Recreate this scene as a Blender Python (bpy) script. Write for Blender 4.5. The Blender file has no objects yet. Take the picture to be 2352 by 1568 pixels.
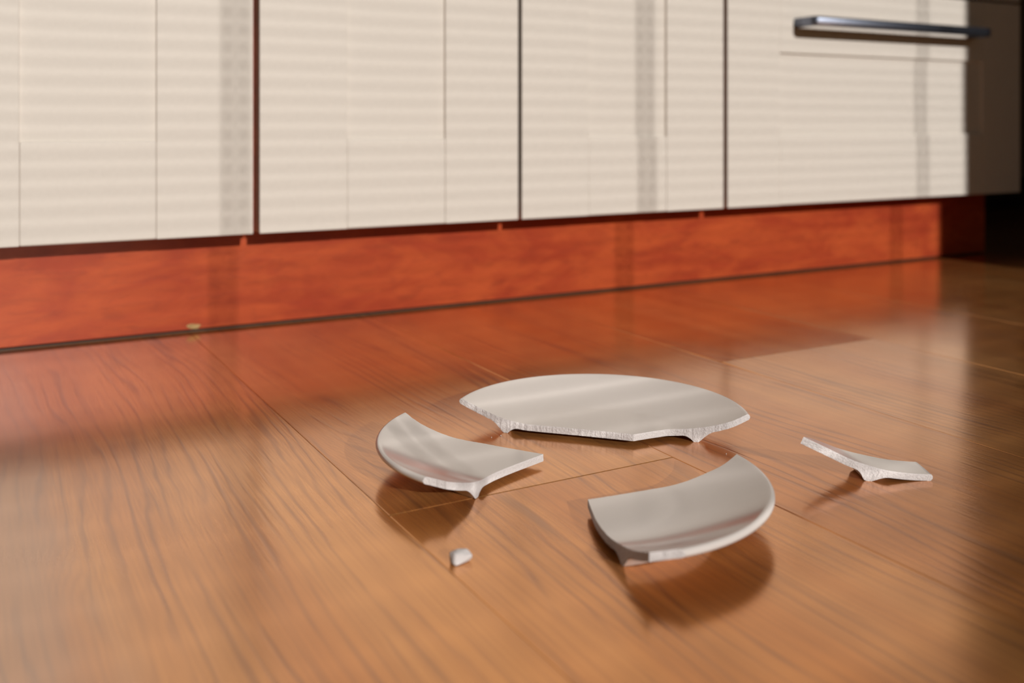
import bpy, bmesh, math, random
from mathutils import Vector, Matrix, noise
from mathutils.geometry import delaunay_2d_cdt

scene = bpy.context.scene
COL = scene.collection

# ------------------------------------------------------------------ camera
# level 35 mm view with a downward lens shift (the verticals stay upright);
# X runs along the cabinets, Y towards them, Z up; the lens is 0.21 m above the floor
FPX = 35.0 / 36.0 * 2352.0
CAM_H = 0.21
YAW = math.atan(1272.0 / FPX)
cam_data = bpy.data.cameras.new('camera')
cam_data.lens = 35.0
cam_data.sensor_width = 36.0
cam_data.shift_y = -(784.0 - 280.0) / 2352.0
cam_data.clip_start = 0.02
cam_data.dof.use_dof = True
cam_data.dof.focus_distance = 0.630
cam_data.dof.aperture_fstop = 5.6
cam = bpy.data.objects.new('camera', cam_data)
cam.location = (0, 0, CAM_H)
cam.rotation_euler = (math.radians(90), 0, -YAW)
COL.objects.link(cam)
scene.camera = cam

# ------------------------------------------------------------------ light
SUN_EL = math.radians(19.8)
SUN_SLOPE = -0.03                       # dX per dY of the light
world = bpy.data.worlds.new('sky_world')
scene.world = world
world.use_nodes = True
wn = world.node_tree.nodes
sky = wn.new('ShaderNodeTexSky')
sky.sky_type = 'NISHITA'
sky.sun_disc = False
sky.sun_elevation = SUN_EL
sky.sun_rotation = math.pi
world.node_tree.links.new(sky.outputs[0], wn['Background'].inputs[0])
wn['Background'].inputs[1].default_value = 0.019

sun_data = bpy.data.lights.new('sun', 'SUN')
sun_data.energy = 3.42
sun_data.color = (1.0, 0.955, 0.885)
sun_data.angle = math.radians(0.42)
sun = bpy.data.objects.new('sun', sun_data)
dvec = Vector((SUN_SLOPE, 1.0, -math.tan(SUN_EL) * math.hypot(1, SUN_SLOPE)))
sun.rotation_euler = dvec.to_track_quat('-Z', 'Y').to_euler()
sun.location = (0.5, -4, 3)
COL.objects.link(sun)

vs = scene.view_settings
vs.view_transform = 'Standard'
vs.look = 'None'
vs.exposure = 0.0
vs.gamma = 1.0
vs.use_curve_mapping = False

scene.cycles.caustics_reflective = False
scene.cycles.caustics_refractive = False

# ------------------------------------------------------------------ materials
def new_mat(name):
    m = bpy.data.materials.new(name)
    m.use_nodes = True
    nt = m.node_tree
    b = nt.nodes['Principled BSDF']
    return m, nt, b

def N(nt, kind, **kw):
    n = nt.nodes.new(kind)
    for k, v in kw.items():
        if k in n.bl_rna.properties:
            setattr(n, k, v)
        else:
            n.inputs[k].default_value = v
    return n

def mixc(nt, fac, a, b, blend='MIX'):
    n = nt.nodes.new('ShaderNodeMix')
    n.data_type = 'RGBA'
    n.blend_type = blend
    for s, v in ((n.inputs[0], fac), (n.inputs[6], a), (n.inputs[7], b)):
        if hasattr(v, 'is_output'):
            nt.links.new(v, s)
        else:
            s.default_value = v
    return n.outputs[2]

def math_n(nt, op, a, b=None, clamp=False):
    n = nt.nodes.new('ShaderNodeMath')
    n.operation = op
    n.use_clamp = clamp
    for i, v in enumerate((a, b)):
        if v is None:
            continue
        if hasattr(v, 'is_output'):
            nt.links.new(v, n.inputs[i])
        else:
            n.inputs[i].default_value = v
    return n.outputs[0]

def ramp(nt, src, lo, hi, smooth=True):
    n = nt.nodes.new('ShaderNodeMapRange')
    n.interpolation_type = 'SMOOTHSTEP' if smooth else 'LINEAR'
    nt.links.new(src, n.inputs['Value'])
    n.inputs['From Min'].default_value = lo
    n.inputs['From Max'].default_value = hi
    return n.outputs['Result']

def scaled(nt, vec, sc, loc=None):
    n = nt.nodes.new('ShaderNodeMapping')
    nt.links.new(vec, n.inputs['Vector'])
    n.inputs['Scale'].default_value = sc
    if loc is not None:
        n.inputs['Location'].default_value = loc
    return n.outputs[0]

def noise_n(nt, vec, scale, detail=3, rough=0.55, dist=0.0):
    n = nt.nodes.new('ShaderNodeTexNoise')
    nt.links.new(vec, n.inputs['Vector'])
    n.inputs['Scale'].default_value = scale
    n.inputs['Detail'].default_value = detail
    n.inputs['Roughness'].default_value = rough
    n.inputs['Distortion'].default_value = dist
    return n.outputs['Fac']

def bump(nt, bsdf, height, strength, dist):
    n = nt.nodes.new('ShaderNodeBump')
    n.inputs['Strength'].default_value = strength
    n.inputs['Distance'].default_value = dist
    nt.links.new(height, n.inputs['Height'])
    nt.links.new(n.outputs[0], bsdf.inputs['Normal'])
    nt.links.new(n.outputs[0], bsdf.inputs['Coat Normal'])

def wood_floor():
    m, nt, b = new_mat('laminate_wood')
    tc = N(nt, 'ShaderNodeTexCoord')
    info = N(nt, 'ShaderNodeObjectInfo')
    off = N(nt, 'ShaderNodeCombineXYZ')
    nt.links.new(math_n(nt, 'MULTIPLY', info.outputs['Random'], 13.7), off.inputs[0])
    nt.links.new(math_n(nt, 'MULTIPLY', info.outputs['Random'], 57.3), off.inputs[1])
    nt.links.new(math_n(nt, 'MULTIPLY', info.outputs['Random'], 31.1), off.inputs[2])
    add = N(nt, 'ShaderNodeVectorMath', operation='ADD')
    nt.links.new(tc.outputs['Object'], add.inputs[0])
    nt.links.new(off.outputs[0], add.inputs[1])
    p = add.outputs[0]
    # slow wander of the growth rings along the board
    wander = noise_n(nt, scaled(nt, p, (5.5, 1.5, 1)), 1.0, 2, 0.5)
    wander2 = noise_n(nt, scaled(nt, p, (30.0, 7.0, 1)), 1.0, 3, 0.6)
    sep = N(nt, 'ShaderNodeSeparateXYZ')
    nt.links.new(p, sep.inputs[0])
    d = math_n(nt, 'ADD', sep.outputs[0], math_n(nt, 'MULTIPLY', wander, 0.11))
    d = math_n(nt, 'ADD', d, math_n(nt, 'MULTIPLY', wander2, 0.010))
    jit = noise_n(nt, scaled(nt, p, (60, 1.6, 1)), 1.0, 2, 0.5)
    d2 = math_n(nt, 'ADD', d, math_n(nt, 'MULTIPLY', jit, 0.016))
    def lines(src, period, power):
        v = math_n(nt, 'SINE', math_n(nt, 'MULTIPLY', src, 2 * math.pi / period))
        v = math_n(nt, 'ADD', math_n(nt, 'MULTIPLY', v, 0.5), 0.5)
        return math_n(nt, 'POWER', v, power)
    ring_amt = ramp(nt, noise_n(nt, scaled(nt, p, (34, 4.5, 1)), 1.0, 3, 0.6), 0.38, 0.64)
    ring = math_n(nt, 'MULTIPLY', lines(d2, 0.0088, 4.5), ring_amt)
    ring_f = math_n(nt, 'MULTIPLY', lines(d2, 0.0023, 1.6), ramp(nt, noise_n(nt, scaled(nt, p, (16, 2.0, 1), (5, 2, 0)), 1.0, 2), 0.38, 0.62))
    fine = noise_n(nt, scaled(nt, p, (760, 10, 1)), 1.0, 3, 0.6)
    fine_r = ramp(nt, fine, 0.40, 0.68)
    streak = ramp(nt, noise_n(nt, scaled(nt, p, (42, 2.8, 1)), 1.0, 3, 0.55, 0.8), 0.60, 0.74)
    broad = ramp(nt, noise_n(nt, scaled(nt, p, (13, 1.4, 1)), 1.0, 2), 0.34, 0.66)
    c = mixc(nt, broad, (0.82, 0.315, 0.082, 1), (0.95, 0.435, 0.138, 1))
    c = mixc(nt, math_n(nt, 'MULTIPLY', ring, 0.50), c, (0.27, 0.125, 0.085, 1))
    c = mixc(nt, math_n(nt, 'MULTIPLY', ring_f, 0.20), c, (0.36, 0.14, 0.07, 1))
    c = mixc(nt, math_n(nt, 'MULTIPLY', fine_r, 0.26), c, (0.36, 0.14, 0.065, 1))
    c = mixc(nt, math_n(nt, 'MULTIPLY', streak, 0.50), c, (0.23, 0.13, 0.10, 1))
    c = mixc(nt, math_n(nt, 'MULTIPLY', info.outputs['Random'], 0.12), c, (0.60, 0.25, 0.09, 1))
    # grey haze painted into the colour: strip along one board edge, wider fade
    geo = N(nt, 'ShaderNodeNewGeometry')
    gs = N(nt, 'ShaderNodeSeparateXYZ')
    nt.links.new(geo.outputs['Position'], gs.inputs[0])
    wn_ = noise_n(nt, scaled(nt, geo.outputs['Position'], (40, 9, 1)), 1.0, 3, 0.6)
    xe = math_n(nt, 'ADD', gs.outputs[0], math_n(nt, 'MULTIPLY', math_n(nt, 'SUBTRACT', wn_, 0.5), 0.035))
    haze = math_n(nt, 'SUBTRACT', 1.0, ramp(nt, xe, 0.025, 0.068))
    haze = math_n(nt, 'MULTIPLY', haze, ramp(nt, xe, -0.25, -0.05))
    haze_wide = math_n(nt, 'SUBTRACT', 1.0, ramp(nt, xe, 0.04, 0.21))
    haze = math_n(nt, 'ADD', math_n(nt, 'MULTIPLY', haze, 0.7), math_n(nt, 'MULTIPLY', haze_wide, 0.35))
    c = mixc(nt, math_n(nt, 'MULTIPLY', haze, 0.55), c, (0.56, 0.46, 0.39, 1))
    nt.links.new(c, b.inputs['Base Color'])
    b.inputs['Metallic'].default_value = 0.62
    b.inputs['Coat Weight'].default_value = 0.34
    b.inputs['Coat Roughness'].default_value = 0.15
    b.inputs['Coat IOR'].default_value = 1.5
    b.inputs['IOR'].default_value = 1.5
    rr = ramp(nt, noise_n(nt, scaled(nt, p, (9, 9, 1)), 1.0, 3), 0.3, 0.7)
    rough = math_n(nt, 'ADD', math_n(nt, 'MULTIPLY', rr, 0.05), 0.150)
    nt.links.new(rough, b.inputs['Roughness'])
    hgt = math_n(nt, 'ADD', math_n(nt, 'MULTIPLY', fine, 0.5), math_n(nt, 'MULTIPLY', ring, -0.35))
    bump(nt, b, hgt, 0.30, 0.00035)
    return m

def plinth_wood():
    m, nt, b = new_mat('cherry_plinth')
    tc = N(nt, 'ShaderNodeTexCoord')
    p = tc.outputs['Object']
    a = ramp(nt, noise_n(nt, scaled(nt, p, (9, 1, 24)), 1.0, 4, 0.6, 0.8), 0.33, 0.68)
    s = ramp(nt, noise_n(nt, scaled(nt, p, (30, 1, 130)), 1.0, 3, 0.6, 1.2), 0.45, 0.70)
    k = ramp(nt, noise_n(nt, scaled(nt, p, (14, 1, 40), (3.1, 0, 1.7)), 1.0, 2, 0.5), 0.64, 0.76)
    c = mixc(nt, a, (0.37, 0.050, 0.020, 1), (0.51, 0.090, 0.028, 1))
    c = mixc(nt, math_n(nt, 'MULTIPLY', s, 0.26), c, (0.22, 0.036, 0.018, 1))
    c = mixc(nt, math_n(nt, 'MULTIPLY', k, 0.35), c, (0.19, 0.03, 0.015, 1))
    nt.links.new(c, b.inputs['Base Color'])
    b.inputs['Roughness'].default_value = 0.32
    b.inputs['Specular IOR Level'].default_value = 0.28
    b.inputs['IOR'].default_value = 1.5
    bump(nt, b, s, 0.08, 0.0004)
    return m

def plain(name, col, rough=0.5, metal=0.0, ior=1.5, nscale=None, namt=0.06, bstr=0.0, bdist=0.0005):
    m, nt, b = new_mat(name)
    b.inputs['Roughness'].default_value = rough
    b.inputs['Metallic'].default_value = metal
    b.inputs['IOR'].default_value = ior
    if nscale:
        tc = N(nt, 'ShaderNodeTexCoord')
        f = noise_n(nt, tc.outputs['Object'], nscale, 4, 0.6)
        dark = tuple(v * (1 - 2 * namt) for v in col) + (1,)
        nt.links.new(mixc(nt, ramp(nt, f, 0.3, 0.7), dark, col + (1,)), b.inputs['Base Color'])
        if bstr:
            bump(nt, b, f, bstr, bdist)
    else:
        b.inputs['Base Color'].default_value = col + (1,)
    return m

M_FLOOR = wood_floor()
M_PLINTH = plinth_wood()
M_CREAM = plain('cream_lacquer', (0.77, 0.715, 0.66), 0.50, ior=1.35, nscale=260, namt=0.012, bstr=0.05, bdist=0.0002)
M_CARCASS = plain('cherry_carcass', (0.44, 0.105, 0.055), 0.42, nscale=30, namt=0.15)
M_DARK = plain('dark_gap', (0.028, 0.016, 0.012), 0.6, nscale=50)
M_STEEL = plain('brushed_steel', (0.20, 0.225, 0.29), 0.42, 1.0, nscale=400, namt=0.05)
M_GLAZE = plain('grey_white_glaze', (0.97, 0.90, 0.87), 0.13, ior=1.80, nscale=35, namt=0.008)
M_BISCUIT = plain('raw_fracture', (0.94, 0.89, 0.90), 0.85, ior=1.3, nscale=900, namt=0.05, bstr=0.8, bdist=0.0006)
M_FOOT = plain('raw_foot', (0.86, 0.81, 0.79), 0.7, nscale=600, namt=0.05, bstr=0.3, bdist=0.0003)
M_CHIPWOOD = plain('bare_chipboard', (0.55, 0.36, 0.15), 0.8, nscale=400, namt=0.2)
M_WALL = plain('room_plaster', (0.22, 0.16, 0.12), 0.85, nscale=60, namt=0.03, bstr=0.1)
M_WALLDARK = plain('dim_wall', (0.25, 0.16, 0.10), 0.8, nscale=60, namt=0.04)
M_CEIL = plain('ceiling_paint', (0.26, 0.22, 0.18), 0.9, nscale=60, namt=0.02)
M_FRAME = plain('white_pvc', (0.72, 0.72, 0.71), 0.4, nscale=80, namt=0.01)
M_SLAT = plain('blind_slat', (0.74, 0.72, 0.69), 0.45, nscale=80, namt=0.02)
M_SUB = plain('underlay', (0.05, 0.035, 0.025), 0.9, nscale=40)
M_TOP = plain('worktop_laminate', (0.25, 0.16, 0.10), 0.4, nscale=50, namt=0.15)

# ------------------------------------------------------------------ helpers
def link(name, me, mat=None, parent=None, loc=None):
    o = bpy.data.objects.new(name, me)
    COL.objects.link(o)
    if mat is not None and me is not None and not me.materials:
        me.materials.append(mat)
    if parent is not None:
        o.parent = parent
    if loc is not None:
        o.location = loc
    return o

def empty(name, loc=(0, 0, 0)):
    o = bpy.data.objects.new(name, None)
    o.empty_display_size = 0.05
    o.location = loc
    COL.objects.link(o)
    return o

def tag(o, label=None, cat=None, group=None, kind=None):
    for k, v in (('label', label), ('category', cat), ('group', group), ('kind', kind)):
        if v:
            o[k] = v
    return o

def box_mesh(name, x0, x1, y0, y1, z0, z1, bevel=0.0, segs=1):
    bm = bmesh.new()
    bmesh.ops.create_cube(bm, size=1.0)
    for v in bm.verts:
        v.co = ((x0 + x1) / 2 + v.co.x * (x1 - x0), (y0 + y1) / 2 + v.co.y * (y1 - y0), (z0 + z1) / 2 + v.co.z * (z1 - z0))
    if bevel > 0:
        bmesh.ops.bevel(bm, geom=list(bm.edges), offset=bevel, segments=segs, profile=0.5, affect='EDGES')
    me = bpy.data.meshes.new(name)
    bm.to_mesh(me)
    bm.free()
    return me

def box(name, x0, x1, y0, y1, z0, z1, mat, parent=None, bevel=0.0, segs=1):
    """a box whose own origin is its centre (mesh local), under a parent at a plain offset"""
    c = Vector(((x0 + x1) / 2, (y0 + y1) / 2, (z0 + z1) / 2))
    me = box_mesh(name, x0 - c.x, x1 - c.x, y0 - c.y, y1 - c.y, z0 - c.z, z1 - c.z, bevel, segs)
    wp = Vector((0, 0, 0))
    q = parent
    while q is not None:
        wp += q.location
        q = q.parent
    return link(name, me, mat, parent, c - wp)

def pixel_x_ratio(px):                   # X/Y of the vertical plane through a pixel column
    u = (px - 1176.0) / FPX
    return (math.sin(YAW) + u * math.cos(YAW)) / (math.cos(YAW) - u * math.sin(YAW))

# ------------------------------------------------------------------ room
XL, XR, YW, YB, ZC = -1.50, 2.90, -1.20, 1.56, 2.50
DOOR_Y = 0.9777                          # front plane of doors
SEAM0, PLANK_W, PLANK_L = 0.2012, 0.19045, 1.286

floor = empty('floor')
tag(floor, kind='structure')
box('underlay', XL, XR, YW - 0.1, YB, -0.030, -0.0092, M_SUB, floor)
joint_y = {0: -0.26, 1: 0.4965, 2: -0.21, 3: 0.671, 4: -0.13, 5: 0.36, 6: 1.20}
rnd = random.Random(7)
first_col = math.ceil((XL - SEAM0) / PLANK_W) - 1
plank_cache = {}
k = first_col
while SEAM0 + k * PLANK_W < XR - 1e-4:
    x0 = max(SEAM0 + k * PLANK_W, XL)
    x1 = min(SEAM0 + (k + 1) * PLANK_W, XR)
    if x1 - x0 < 0.004:
        k += 1
        continue
    jy = joint_y.get(k + 1, rnd.uniform(-0.3, 0.9))
    y = jy - PLANK_L * math.ceil((jy - (YW - 0.1)) / PLANK_L)
    while y < YB - 1e-4:
        a, bq = max(y, YW - 0.1), min(y + PLANK_L, YB)
        if bq - a > 0.01:
            w, l = x1 - x0 - 0.00025, bq - a - 0.00025
            key = (round(w, 4), round(l, 4))
            if key not in plank_cache:
                plank_cache[key] = box_mesh('plank', -w / 2, w / 2, -l / 2, l / 2, -0.009, 0.0, 0.00035)
            o = link('plank', plank_cache[key], M_FLOOR, floor, ((x0 + x1) / 2, (a + bq) / 2, 0.0))
            o.rotation_euler = (rnd.uniform(-0.0003, 0.0003), rnd.uniform(-0.0006, 0.0006), 0)
            at_end, at_start = abs(bq - 0.671) < 0.01, abs(a - 0.671) < 0.01
            if k == 2 and (at_end or at_start):
                # the two boards lift slightly where their ends meet
                bm = bmesh.new()
                bmesh.ops.create_cube(bm, size=1.0)
                for v in bm.verts:
                    v.co = (v.co.x * w, v.co.y * l, v.co.z * 0.009 - 0.0045)
                bmesh.ops.bevel(bm, geom=list(bm.edges), offset=0.00035, segments=1, profile=0.5, affect='EDGES')
                sg = 1 if at_end else -1
                for q in range(1, 25):
                    yy = sg * (l / 2 - 0.004 * q)
                    bmesh.ops.bisect_plane(bm, geom=bm.verts[:] + bm.edges[:] + bm.faces[:], plane_co=(0, yy, 0), plane_no=(0, 1, 0))
                for v in bm.verts:
                    e = max(0.0, 1 - (l / 2 - sg * v.co.y) / 0.10)
                    v.co.z += 0.0007 * e * e
                me = bpy.data.meshes.new('plank')
                bm.to_mesh(me); bm.free()
                me.materials.append(M_FLOOR)
                o.data = me
                o.rotation_euler = (0, 0, 0)
        y += PLANK_L
    k += 1

s = box('wall_back', XL, XR, YB, YB + 0.1, -0.03, ZC, M_WALLDARK); tag(s, kind='structure')
s = box('wall_left', XL - 0.1, XL, YW, YB, -0.03, ZC, M_WALL); tag(s, kind='structure')
s = box('wall_right', XR, XR + 0.1, YW, YB, -0.03, ZC, M_WALLDARK); tag(s, kind='structure')
s = box('ceiling', XL, XR, YW, YB, ZC, ZC + 0.1, M_CEIL); tag(s, kind='structure')
s = box('baseboard_back', 1.55, XR, YB - 0.016, YB, 0.0, 0.07, M_DARK, bevel=0.003); tag(s, kind='structure')

# garden-side wall with a wide glazed opening and a slatted blind
OX0, OX1, OZ0, OZ1 = -1.25, 1.395, 0.05, 2.15
wall_w = empty('wall_window', (0, YW, 0)); tag(wall_w, kind='structure')
box('wall_piece', XL, OX0, YW - 0.12, YW, -0.03, ZC, M_WALL, wall_w)
box('wall_piece', OX1, XR, YW - 0.12, YW, -0.03, ZC, M_WALL, wall_w)
box('wall_piece', OX0, OX1, YW - 0.12, YW, OZ1, ZC, M_WALL, wall_w)
box('wall_piece', OX0, OX1, YW - 0.12, YW, -0.03, OZ0, M_WALL, wall_w)
win = empty('window_1', ((OX0 + OX1) / 2, YW, OZ0)); tag(win, kind='structure')
for (a, bq, c, d) in ((OX0, OX0 + 0.03, OZ0, OZ1), (OX1 - 0.002, OX1, OZ0, OZ1), (OX0, OX1, OZ0, OZ0 + 0.03), (OX0, OX1, OZ1 - 0.04, OZ1)):
    box('window_frame', a, bq, YW - 0.09, YW - 0.05, c, d, M_FRAME, win)
PITCH = 0.0170
slat_me = None
z = OZ0 + 0.04
sw, st = 0.0165, 0.0006
tilt = math.radians(10.5)               # slats nearly in line with the low sun
bm = bmesh.new()
nseg = 6
vs_ = []
for ix in (OX0 + 0.032, OX1 - 0.004):
    row = []
    for j in range(nseg + 1):
        t = -1 + 2 * j / nseg
        yy = t * sw / 2
        zz = (1 - t * t) * 0.0007
        row.append((yy * math.cos(tilt) - zz * math.sin(tilt), -yy * math.sin(tilt) + zz * math.cos(tilt)))
    vs_.append(([bm.verts.new((ix, q[0], q[1] + st / 2)) for q in row], [bm.verts.new((ix, q[0], q[1] - st / 2)) for q in row]))
(t0, b0), (t1, b1) = vs_
for j in range(nseg):
    bm.faces.new((t0[j], t1[j], t1[j + 1], t0[j + 1]))
    bm.faces.new((b0[j + 1], b1[j + 1], b1[j], b0[j]))
bm.faces.new((t0[0], b0[0], b1[0], t1[0]))
bm.faces.new((t1[-1], b1[-1], b0[-1], t0[-1]))
bm.faces.new(t0[::-1] + b0) if False else None
slat_me = bpy.data.meshes.new('slat')
bm.to_mesh(slat_me); bm.free()
while z < OZ1 - 0.05:
    link('slat', slat_me, M_SLAT, win, (-(OX0 + OX1) / 2, -0.025, z - OZ0))
    z += PITCH
SHIFT = -SUN_SLOPE * (DOOR_Y - YW)
for xt, w in ((-0.76, 0.0035), (-0.26, 0.0035), (0.237, 0.0035), (0.733, 0.0040), (1.231, 0.0036)):
    xx = xt + SHIFT
    for dx, dy in ((-0.0075, -0.036), (0.0075, -0.036)):
        box('ladder_tape', xx + dx - w / 2, xx + dx + w / 2, YW + dy - 0.0004, YW + dy + 0.0004, OZ0 + 0.03, OZ1 - 0.04, M_SLAT, win)

# ------------------------------------------------------------------ kitchen units
ZB, ZT = 0.100, 0.816                   # bottom and top of the fronts
TH = 0.019
REC = 0.0042
RAIL = 0.0925
STILE = 0.0905

def shaker(name, x0, x1, z0, z1, parent):
    """a framed front: a recessed panel that carries two stiles and two rails"""
    yf, yb = DOOR_Y, DOOR_Y + TH
    p = box(name, x0 + 0.004, x1 - 0.004, yf + REC, yb, z0 + 0.004, z1 - 0.004, M_CREAM, parent, 0.0005)
    box('stile', x0, x0 + STILE, yf, yb - 0.0005, z0, z1, M_CREAM, p, 0.0007, 3)
    box('stile', x1 - STILE, x1, yf, yb - 0.0005, z0, z1, M_CREAM, p, 0.0007, 3)
    box('rail', x0 + STILE, x1 - STILE, yf + 0.0001, yb - 0.0005, z0, z0 + RAIL, M_CREAM, p, 0.0016, 3)
    box('rail', x0 + STILE, x1 - STILE, yf + 0.0001, yb - 0.0005, z1 - RAIL, z1, M_CREAM, p, 0.0016, 3)
    return p

def handle(parent, xa, xb, z, stand=0.0355):
    """slim steel bar handle: one bar, bent back to the front at both ends"""
    prof = []
    yo = DOOR_Y - stand
    path = [(xa + 0.0045, DOOR_Y + 0.0003), (xa + 0.0045, yo + 0.0075), (xa + 0.0050, yo + 0.0035), (xa + 0.0085, yo),
            (xb - 0.0085, yo), (xb - 0.0050, yo + 0.0035), (xb - 0.0045, yo + 0.0075), (xb - 0.0045, DOOR_Y + 0.0003)]
    bm = bmesh.new()
    rings = []
    npr = 10
    cx, cz = (xa + xb) / 2, z
    for i, (x, y) in enumerate(path):
        pa = path[max(i - 1, 0)]; pb = path[min(i + 1, len(path) - 1)]
        tx, ty = pb[0] - pa[0], pb[1] - pa[1]
        L = math.hypot(tx, ty); tx /= L; ty /= L
        nx, ny = -ty, tx
        ring = []
        for j in range(npr):
            a = 2 * math.pi * j / npr + math.pi / npr
            ca, sa = math.cos(a), math.sin(a)
            r1 = 0.0040 * (abs(ca) ** 0.6) * (1 if ca > 0 else -1)
            r2 = 0.0066 * (abs(sa) ** 0.6) * (1 if sa > 0 else -1)
            ring.append(bm.verts.new((x + nx * r1 - cx, y + ny * r1 - DOOR_Y, r2)))
        rings.append(ring)
    for a, b_ in zip(rings, rings[1:]):
        for j in range(npr):
            bm.faces.new((a[j], a[(j + 1) % npr], b_[(j + 1) % npr], b_[j]))
    bm.faces.new(rings[0]); bm.faces.new(rings[-1][::-1])
    bmesh.ops.recalc_face_normals(bm, faces=bm.faces)
    me = bpy.data.meshes.new('handle')
    bm.to_mesh(me); bm.free()
    for f in me.polygons:
        f.use_smooth = True
    wp = Vector((0, 0, 0)); q = parent
    while q is not None:
        wp += q.location; q = q.parent
    return link('handle', me, M_STEEL, parent, Vector((cx, DOOR_Y, cz)) - wp)

def unit(x0, x1, name, label):
    u = empty(name, ((x0 + x1) / 2, DOOR_Y + TH, ZB))
    tag(u, label, 'cabinet')
    y0, y1 = DOOR_Y + TH + 0.001, YB - 0.004
    box('side_panel', x0, x0 + 0.018, y0, y1, ZB, ZT + 0.02, M_CARCASS, u, 0.0006)
    box('side_panel', x1 - 0.018, x1, y0, y1, ZB, ZT + 0.02, M_CARCASS, u, 0.0006)
    box('bottom_panel', x0 + 0.018, x1 - 0.018, y0, y1, ZB, ZB + 0.018, M_CARCASS, u, 0.0006)
    box('top_panel', x0 + 0.018, x1 - 0.018, y0, y1, ZT + 0.002, ZT + 0.02, M_CARCASS, u, 0.0006)
    box('back_panel', x0 + 0.018, x1 - 0.018, y1 - 0.006, y1, ZB + 0.018, ZT + 0.002, M_CARCASS, u)
    return u

def col_x(px):
    return DOOR_Y * pixel_x_ratio(px)
X_D0R, X_D1L, X_D1R, X_D2L, X_D2R, X_DRL = (col_x(v) for v in (581.5, 596.5, 1190.5, 1199.0, 1662.0, 1671.5))
X_DRR = col_x(2343.0)
ua = unit(X_D0R - 0.600, (X_D0R + X_D1L) / 2 - 0.0005, 'base_cabinet', 'cream two-door base cabinet farthest from the drawer unit, beyond the wide red-brown gap')
shaker('door', X_D0R - 0.598, X_D0R - 0.2995, ZB, ZT, ua)
shaker('door', X_D0R - 0.2965, X_D0R, ZB, ZT, ua)
ub = unit((X_D0R + X_D1L) / 2 + 0.0005, (X_D2R + X_DRL) / 2 - 0.0005, 'base_cabinet', 'cream two-door base cabinet between the wide red-brown gap and the drawer unit')
shaker('door', X_D1L, X_D1R, ZB, ZT, ub)
shaker('door', X_D2L, X_D2R, ZB, ZT, ub)
uc = unit((X_D2R + X_DRL) / 2 + 0.0005, X_DRR + 0.001, 'drawer_cabinet', 'cream drawer cabinet with a steel bar handle, half in shade')
DZ1 = 0.3935
hx0 = (DOOR_Y - 0.0355) * pixel_x_ratio(1868)
hx1 = (DOOR_Y - 0.0355) * pixel_x_ratio(2279)
d1 = shaker('drawer_front', X_DRL, X_DRR, ZB, DZ1, uc)
handle(d1, hx0, hx1, 0.3420)
d2 = shaker('drawer_front', X_DRL, X_DRR, DZ1 + 0.004, DZ1 + 0.004 + 0.2935, uc)
handle(d2, hx0, hx1, 0.3420 + 0.2975)
p = box('drawer_front', X_DRL, X_DRR, DOOR_Y, DOOR_Y + TH, DZ1 + 0.3015, ZT, M_CREAM, uc, 0.0016, 3)
handle(p, hx0, hx1, 0.755)
box('drawer_box', X_DRL + 0.03, X_DRR - 0.03, DOOR_Y + TH + 0.0005, YB - 0.06, ZB + 0.03, DZ1 - 0.03, M_CARCASS, uc)
box('drawer_box', X_DRL + 0.03, X_DRR - 0.03, DOOR_Y + TH + 0.0005, YB - 0.06, DZ1 + 0.04, DZ1 + 0.27, M_CARCASS, uc)
t = box('worktop', X_D0R - 0.602, X_DRR + 0.015, DOOR_Y - 0.02, YB - 0.002, ZT + 0.0202, ZT + 0.058, M_TOP, None, 0.003, 2)
tag(t, 'brown worktop lying across the cream base cabinets', 'worktop')

# plinth
PY = 1.0235
PX1 = PY * pixel_x_ratio(2262)
pl = box('plinth', X_D0R - 0.60, PX1, PY, PY + 0.016, 0.0030, ZB - 0.0006, M_PLINTH, None, 0.0006)
tag(pl, 'cherry-red wooden plinth board under the cream cabinets', 'plinth')
box('sealing_strip', X_D0R - 0.60, PX1, PY + 0.006, PY + 0.012, 0.00005, 0.0030, M_DARK, pl)
box('return_board', PX1 - 0.016, PX1, PY + 0.0165, YB - 0.004, 0.0005, ZB - 0.0006, M_PLINTH, pl, 0.0006)
# pale chipped spot on the lower edge
bm = bmesh.new()
cxp = PY * pixel_x_ratio(445)
ring = []
for i in range(14):
    a = 2 * math.pi * i / 14
    ring.append((0.0065 * math.cos(a) * (1 + 0.2 * math.sin(3 * a)), 0.0028 * math.sin(a) * (1 + 0.25 * math.cos(2 * a + 1))))
fr = [bm.verts.new((x, -0.0005, z_)) for x, z_ in ring]
bk = [bm.verts.new((x, 0.0010, z_)) for x, z_ in ring]
bm.faces.new(fr)
bm.faces.new(bk[::-1])
for i in range(14):
    bm.faces.new((fr[i], bk[i], bk[(i + 1) % 14], fr[(i + 1) % 14]))
bmesh.ops.recalc_face_normals(bm, faces=bm.faces)
me = bpy.data.meshes.new('chipped_spot'); bm.to_mesh(me); bm.free()
link('chipped_spot', me, M_CHIPWOOD, pl, Vector((cxp, PY, 0.0060)) - pl.location)

# ------------------------------------------------------------------ broken plate
R_, RF, RR = 0.0985, 0.0637, 0.0021
ZF, RISE, TK, RW = 0.0073, 0.0122, 0.0044, 0.046

def ztop0(r):
    t_ = min(max((r - RW) / (R_ - RR - RW), 0.0), 1.0)
    return ZF + RISE * t_ ** 1.75

def ztop(r):
    if r <= R_ - RR:
        return ztop0(r)
    d_ = min(r - (R_ - RR), RR)
    return ztop0(R_) - RR + math.sqrt(max(RR * RR - d_ * d_, 0.0))

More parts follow.
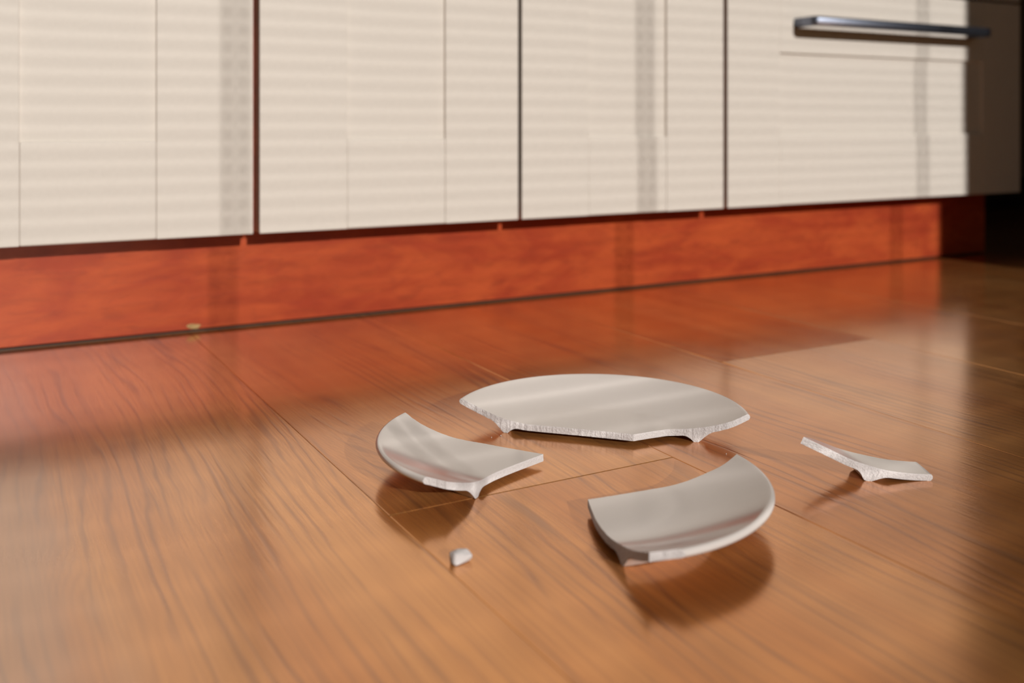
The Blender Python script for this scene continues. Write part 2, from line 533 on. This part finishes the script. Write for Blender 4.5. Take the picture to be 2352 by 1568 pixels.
def zbot(r):
    zc_ = ztop0(R_) - RR
    if r > R_ - RR:
        d_ = min(r - (R_ - RR), RR)
        return zc_ - math.sqrt(max(RR * RR - d_ * d_, 0.0))
    th = TK + (2 * RR - TK) * min(max((r - 0.05) / (R_ - RR - 0.05), 0), 1)
    base = ztop0(r) - th
    d_ = abs(r - RF)
    if d_ < 0.0016:
        g = 1.0
    else:
        q = min((d_ - 0.0016) / (0.0100 if r > RF else 0.0080), 1.0)
        g = (1 - q) ** 2.4 * (1 + 0.5 * q)
    return base * (1 - g) + 0.00003 * g

def dzdr(fn, r):
    e = 2e-5
    a, b_ = max(r - e, 0.0), min(r + e, R_ - 1e-7)
    return (fn(b_) - fn(a)) / max(b_ - a, 1e-9)

def catmull(pts, step):
    """resample a polyline softly, keeping the given points"""
    out = []
    n = len(pts)
    for i in range(n - 1):
        p0 = Vector(pts[max(i - 1, 0)]); p1 = Vector(pts[i]); p2 = Vector(pts[i + 1]); p3 = Vector(pts[min(i + 2, n - 1)])
        m = max(2, int((p2 - p1).length / step))
        for j in range(m):
            t_ = j / m
            out.append(0.5 * ((2 * p1) + (p2 - p0) * t_ + (2 * p0 - 5 * p1 + 4 * p2 - p3) * t_ ** 2 + (3 * p1 - p0 - 3 * p2 + p3) * t_ ** 3))
    out.append(Vector(pts[-1]))
    return out

def pol(r, a):
    return (r * math.cos(math.radians(a)), r * math.sin(math.radians(a)))

def inside(poly, x, y):
    c = False
    j = len(poly) - 1
    for i in range(len(poly)):
        xi, yi = poly[i]; xj, yj = poly[j]
        if (yi > y) != (yj > y) and x < (xj - xi) * (y - yi) / (yj - yi) + xi:
            c = not c
        j = i
    return c

def shard(label, a0, a1, cuts, seed, mw):
    """a piece of the plate: rim arc from a0 to a1 (degrees), then broken edges back to the start.
    cuts: list of polylines of (r, angle) that run from the rim end a1 back to the rim start a0"""
    rng = random.Random(seed)
    poly, isrim = [], []
    n = max(4, int(math.radians(a1 - a0) * R_ / 0.0011))
    for i in range(n + 1):
        a = a0 + (a1 - a0) * i / n
        poly.append(Vector(pol(R_, a))); isrim.append(True)
    for cut in cuts:
        pts = catmull([pol(*q) for q in cut], 0.0009)
        for i, q in enumerate(pts[1:-1] if cut is cuts[-1] else pts[1:]):
            nv = noise.noise(Vector((q.x * 420, q.y * 420, seed))) * 0.00022 + noise.noise(Vector((q.x * 1300, q.y * 1300, seed + 5))) * 0.00009
            q = Vector((q.x + nv, q.y + nv * 0.6))
            if q.length > R_ - 1e-5:
                q = q * ((R_ - 1e-5) / q.length)
            poly.append(q); isrim.append(False)
    NP = len(poly)
    polyt = [(q.x, q.y) for q in poly]
    cutpts = [poly[i] for i in range(NP) if not isrim[i]] + [poly[0], poly[n]]
    grid = {}
    for q in cutpts:
        grid.setdefault((int(q.x // 0.002), int(q.y // 0.002)), []).append(q)
    radii = []
    r = 0.002
    while r < R_ - RR - 0.0003:
        radii.append(r)
        r += 0.0006 if abs(r - RF) < 0.0085 else 0.0017
    radii += [R_ - RR + RR * math.sin(math.radians(q)) for q in (0, 15, 30, 45, 58, 68, 77)]
    pts = list(poly)
    for r in radii:
        m = max(6, int(2 * math.pi * r / 0.0018))
        ph = rng.random()
        for i in range(m):
            a = 2 * math.pi * (i + ph) / m
            x, y = r * math.cos(a), r * math.sin(a)
            if not inside(polyt, x, y):
                continue
            gx, gy = int(x // 0.002), int(y // 0.002)
            ok = True
            for ix in (-1, 0, 1):
                for iy in (-1, 0, 1):
                    for q in grid.get((gx + ix, gy + iy), ()):
                        if (q.x - x) ** 2 + (q.y - y) ** 2 < 0.00055 ** 2:
                            ok = False
            if ok:
                pts.append(Vector((x, y)))
    SC = 100.0
    edges = [(i, (i + 1) % NP) for i in range(NP)]
    vo, eo, fo, ov, oe, of = delaunay_2d_cdt([q * SC for q in pts], edges, [], 1, 1e-6)
    V2 = [q / SC for q in vo]
    rad = [min(q.length, R_) for q in V2]
    nv_ = len(V2)
    # glazed body: top and underside
    def surf_normal(fn, q, r, sign):
        if r < 1e-5:
            return Vector((0, 0, sign))
        if r > R_ - 2e-5:
            return Vector((q.x / r, q.y / r, 0))
        g = dzdr(fn, r)
        v = Vector((-g * q.x / r, -g * q.y / r, 1.0)).normalized()
        return v * sign
    nt_ = [surf_normal(ztop, V2[i], rad[i], 1) for i in range(nv_)]
    nb_ = [surf_normal(zbot, V2[i], rad[i], -1) for i in range(nv_)]
    verts = [Vector((V2[i].x, V2[i].y, ztop(rad[i]))) for i in range(nv_)] + [Vector((V2[i].x, V2[i].y, zbot(rad[i]))) for i in range(nv_)]
    body_f, body_n, foot_f, foot_n = [], [], [], []
    for f in fo:
        a, b_, c = f[0], f[1], f[2]
        area = (V2[b_] - V2[a]).cross(V2[c] - V2[a])
        if area < 0:
            b_, c = c, b_
        body_f.append((a, b_, c)); body_n += [nt_[a], nt_[b_], nt_[c]]
        rc = (rad[a] + rad[b_] + rad[c]) / 3
        low = (c + nv_, b_ + nv_, a + nv_)
        if abs(rc - RF) < 0.0017:
            foot_f.append(low); foot_n += [nb_[c], nb_[b_], nb_[a]]
        else:
            body_f.append(low); body_n += [nb_[c], nb_[b_], nb_[a]]
    def build(name, faces, normals, mat, parent):
        used = sorted({i for f in faces for i in f})
        mp = {v: i for i, v in enumerate(used)}
        me = bpy.data.meshes.new(name)
        me.from_pydata([verts[i] for i in used], [], [tuple(mp[i] for i in f) for f in faces])
        for pgn in me.polygons:
            pgn.use_smooth = True
        me.update()
        me.normals_split_custom_set([tuple(v) for v in normals])
        return link(name, me, mat, parent)
    o = build('plate_shard', body_f, body_n, M_GLAZE, None)
    o.matrix_world = mw
    tag(o, label, 'plate shard')
    build('foot_ring', foot_f, foot_n, M_FOOT, o)
    # broken faces: follow the outline where it is not the rim
    orig = {}
    for i, src in enumerate(ov):
        for s_ in src:
            orig[s_] = i
    chain = [n] + [i for i in range(NP) if not isrim[i]] + [0]
    bm = bmesh.new()
    cols = []
    NZ = 7
    for ci, i in enumerate(chain):
        vi = orig.get(i, None)
        q = V2[vi] if vi is not None else poly[i]
        r = min(q.length, R_)
        zt, zb_ = ztop(r), zbot(r)
        pa = poly[chain[max(ci - 1, 0)]]; pb = poly[chain[min(ci + 1, len(chain) - 1)]]
        t_ = (pb - pa)
        t_ = t_.normalized() if t_.length > 0 else Vector((1, 0))
        nrm = Vector((t_.y, -t_.x))
        colv = []
        for j in range(NZ + 1):
            f = j / NZ
            off = 0.0
            if 0 < j < NZ:
                off = (noise.noise(Vector((q.x * 700, q.y * 700, f * 3 + seed))) * 0.00014 + noise.noise(Vector((q.x * 2200, q.y * 2200, f * 7 + seed))) * 0.00012) + 0.00008
                off *= min(1.0, (zt - zb_) / 0.003)
            colv.append(bm.verts.new((q.x + nrm.x * off, q.y + nrm.y * off, zb_ + (zt - zb_) * f)))
        cols.append(colv)
    for a, b_ in zip(cols, cols[1:]):
        for j in range(NZ):
            try:
                bm.faces.new((a[j], b_[j], b_[j + 1], a[j + 1]))
            except ValueError:
                pass
    bmesh.ops.remove_doubles(bm, verts=bm.verts, dist=1e-7)
    me = bpy.data.meshes.new('broken_edge')
    bm.to_mesh(me); bm.free()
    e_ = link('broken_edge', me, M_BISCUIT, o)
    e_['label'] = 'rough unglazed broken edge'
    return o

T = Matrix.Translation
# large half: rim from -33 deg round the back to 133 deg
shard('largest pale grey plate shard, half a plate lying nearest the cabinets', -33.0, 132.8,
      [[(R_, 132.8), (0.083, 133.6), (0.063, 136.3), (0.040, 138.0), (0.0102, 150.0), (0.0240, -55.0)],
       [(0.0240, -55.0), (0.0384, -33.0), (0.0485, -28.6), (0.0651, -32.5), (0.085, -35.2), (R_, -33.0)]],
      11, T((0.3692, 0.5460, 0.0)))
# left quarter with a chipped rim corner
shard('quarter plate shard with chipped rim corner, lying over a board end joint', 123.6, 200.4,
      [[(R_, 200.4), (0.0960, 201.6), (0.0932, 203.4), (0.0905, 206.4)],
       [(0.0905, 206.4), (0.078, 207.0), (0.068, 207.3), (0.059, 206.2), (0.0477, 203.7), (0.036, 203.6), (0.0224, 206.0), (0.0034, -50.0)],
       [(0.0034, -50.0), (0.0224, 121.9), (0.0467, 122.0), (0.0616, 124.4), (0.0777, 125.1), (0.0862, 124.9), (R_, 123.6)]],
      23, T((0.3100, 0.5245, 0.0)))
# right quarter in front
shard('quarter plate shard casting a rounded dark reflection, nearest the tiny chip', -96.4, -6.6,
      [[(R_, -6.6), (0.086, -8.2), (0.0747, -7.9), (0.0615, -7.7), (0.0456, -7.0), (0.0214, -8.0), (0.0013, -16.0)],
       [(0.0013, -16.0), (0.0266, 248.0), (0.0443, 249.7), (0.0617, 252.3), (0.0785, 253.3), (0.0925, 254.6)],
       [(0.0925, 254.6), (0.0938, 257.6), (0.0958, 260.6), (R_, 263.6)]],
      37, T((0.2943, 0.4479, 0.0)))
# narrow piece standing on its foot and its rim
al, phi = math.radians(25.0), math.radians(-31.0)
rot = Matrix.Rotation(phi, 4, 'Z') @ Matrix.Rotation(al, 4, 'Y')
foot = Vector((0.4663, 0.4115, 0.0))
mw = T(foot - rot @ Vector((RF, 0, 0)))  @ rot
shard('narrow plate sliver tipped onto its rim, inner point raised', -1.2, 10.2,
      [[(R_, 10.2), (0.0940, 10.4), (0.0889, 11.0), (0.0794, 12.0), (0.0701, 13.8), (0.0598, 15.2), (0.0450, 15.6), (0.0300, 12.5), (0.0232, 5.0)],
       [(0.0232, 5.0), (0.0211, -3.0)],
       [(0.0211, -3.0), (0.0377, -2.2), (0.0533, -3.2), (0.0608, -2.9), (0.0703, -3.8), (0.0802, -2.8), (R_, -1.2)]],
      41, mw)

def crumb(name, label, loc, size, seed, group=None, glaze=False):
    """a small angular lump of broken ceramic"""
    rng = random.Random(seed)
    bm = bmesh.new()
    bmesh.ops.create_icosphere(bm, subdivisions=3, radius=1.0)
    planes = [(Vector((rng.uniform(-1, 1), rng.uniform(-1, 1), rng.uniform(-0.6, 1))).normalized(), rng.uniform(0.55, 0.8)) for _ in range(9)]
    planes.append((Vector((0, 0, -1)), 0.72))
    for v in bm.verts:
        for n_, d_ in planes:
            q = v.co.dot(n_) - d_
            if q > 0:
                v.co -= n_ * q
    for v in bm.verts:
        v.co += v.normal * noise.noise(v.co * 3.5 + Vector((seed, 0, 0))) * 0.05
        v.co = Vector((v.co.x * size[0], v.co.y * size[1], v.co.z * size[2]))
    zm = min(v.co.z for v in bm.verts)
    for v in bm.verts:
        v.co.z -= zm
    me = bpy.data.meshes.new(name)
    bm.to_mesh(me); bm.free()
    o = link(name, me, M_BISCUIT)
    o.location = loc
    tag(o, label, 'ceramic chip', group)
    return o

def on_floor(px, py):
    zc = CAM_H * FPX / (py - 280.0)
    u = (px - 1176.0) / FPX * zc
    return Vector((zc * math.sin(YAW) + u * math.cos(YAW), zc * math.cos(YAW) - u * math.sin(YAW), 0.0))

# thumbnail-sized chip: an angular lump of broken rim
def rim_chip():
    pts = [(-4.5, 0.9, 0), (-1.9, -1.9, 0), (3.5, 3.3, 0), (0.6, 6.2, 0), (-4.3, 4.7, 0),
           (-5.2, 2.6, 3.9), (-2.4, -0.7, 4.5), (2.9, 4.6, 4.7), (5.2, 2.7, 2.6), (0.4, 6.4, 3.4), (-3.2, -1.2, 1.2), (4.7, 3.9, 0.9), (-1.5, 3.6, 5.0)]
    bm = bmesh.new()
    for q in pts:
        bm.verts.new((q[0] * 0.00112, q[1] * 0.00112, q[2] * 0.00118))
    bmesh.ops.convex_hull(bm, input=bm.verts)
    bmesh.ops.delete(bm, geom=[v for v in bm.verts if not v.link_faces], context='VERTS')
    bmesh.ops.bevel(bm, geom=list(bm.edges), offset=0.0005, segments=2, profile=0.5, affect='EDGES')
    bmesh.ops.recalc_face_normals(bm, faces=bm.faces)
    zm = min(v.co.z for v in bm.verts)
    for v in bm.verts:
        v.co.z -= zm
    me = bpy.data.meshes.new('ceramic_chip')
    bm.to_mesh(me); bm.free()
    o = link('ceramic_chip', me, M_BISCUIT)
    o.location = on_floor(1058, 1296)
    o.rotation_euler = (0, 0, -YAW)
    tag(o, 'tiny white lump of broken rim lying beside a long board seam', 'ceramic chip')
rim_chip()
for i, (px, py, sz) in enumerate(((1150, 1001, 0.00045), (1129, 1005, 0.00040), (1668, 1043, 0.00045))):
    crumb('ceramic_crumb', ('pinhead white ceramic crumb between the largest shard and the chipped quarter shard' if i < 2 else
                            'lone pinhead white ceramic crumb between the largest shard and the other quarter shard'),
          on_floor(px, py), (sz, sz, sz), 60 + i, 'ceramic crumbs around the largest shard')
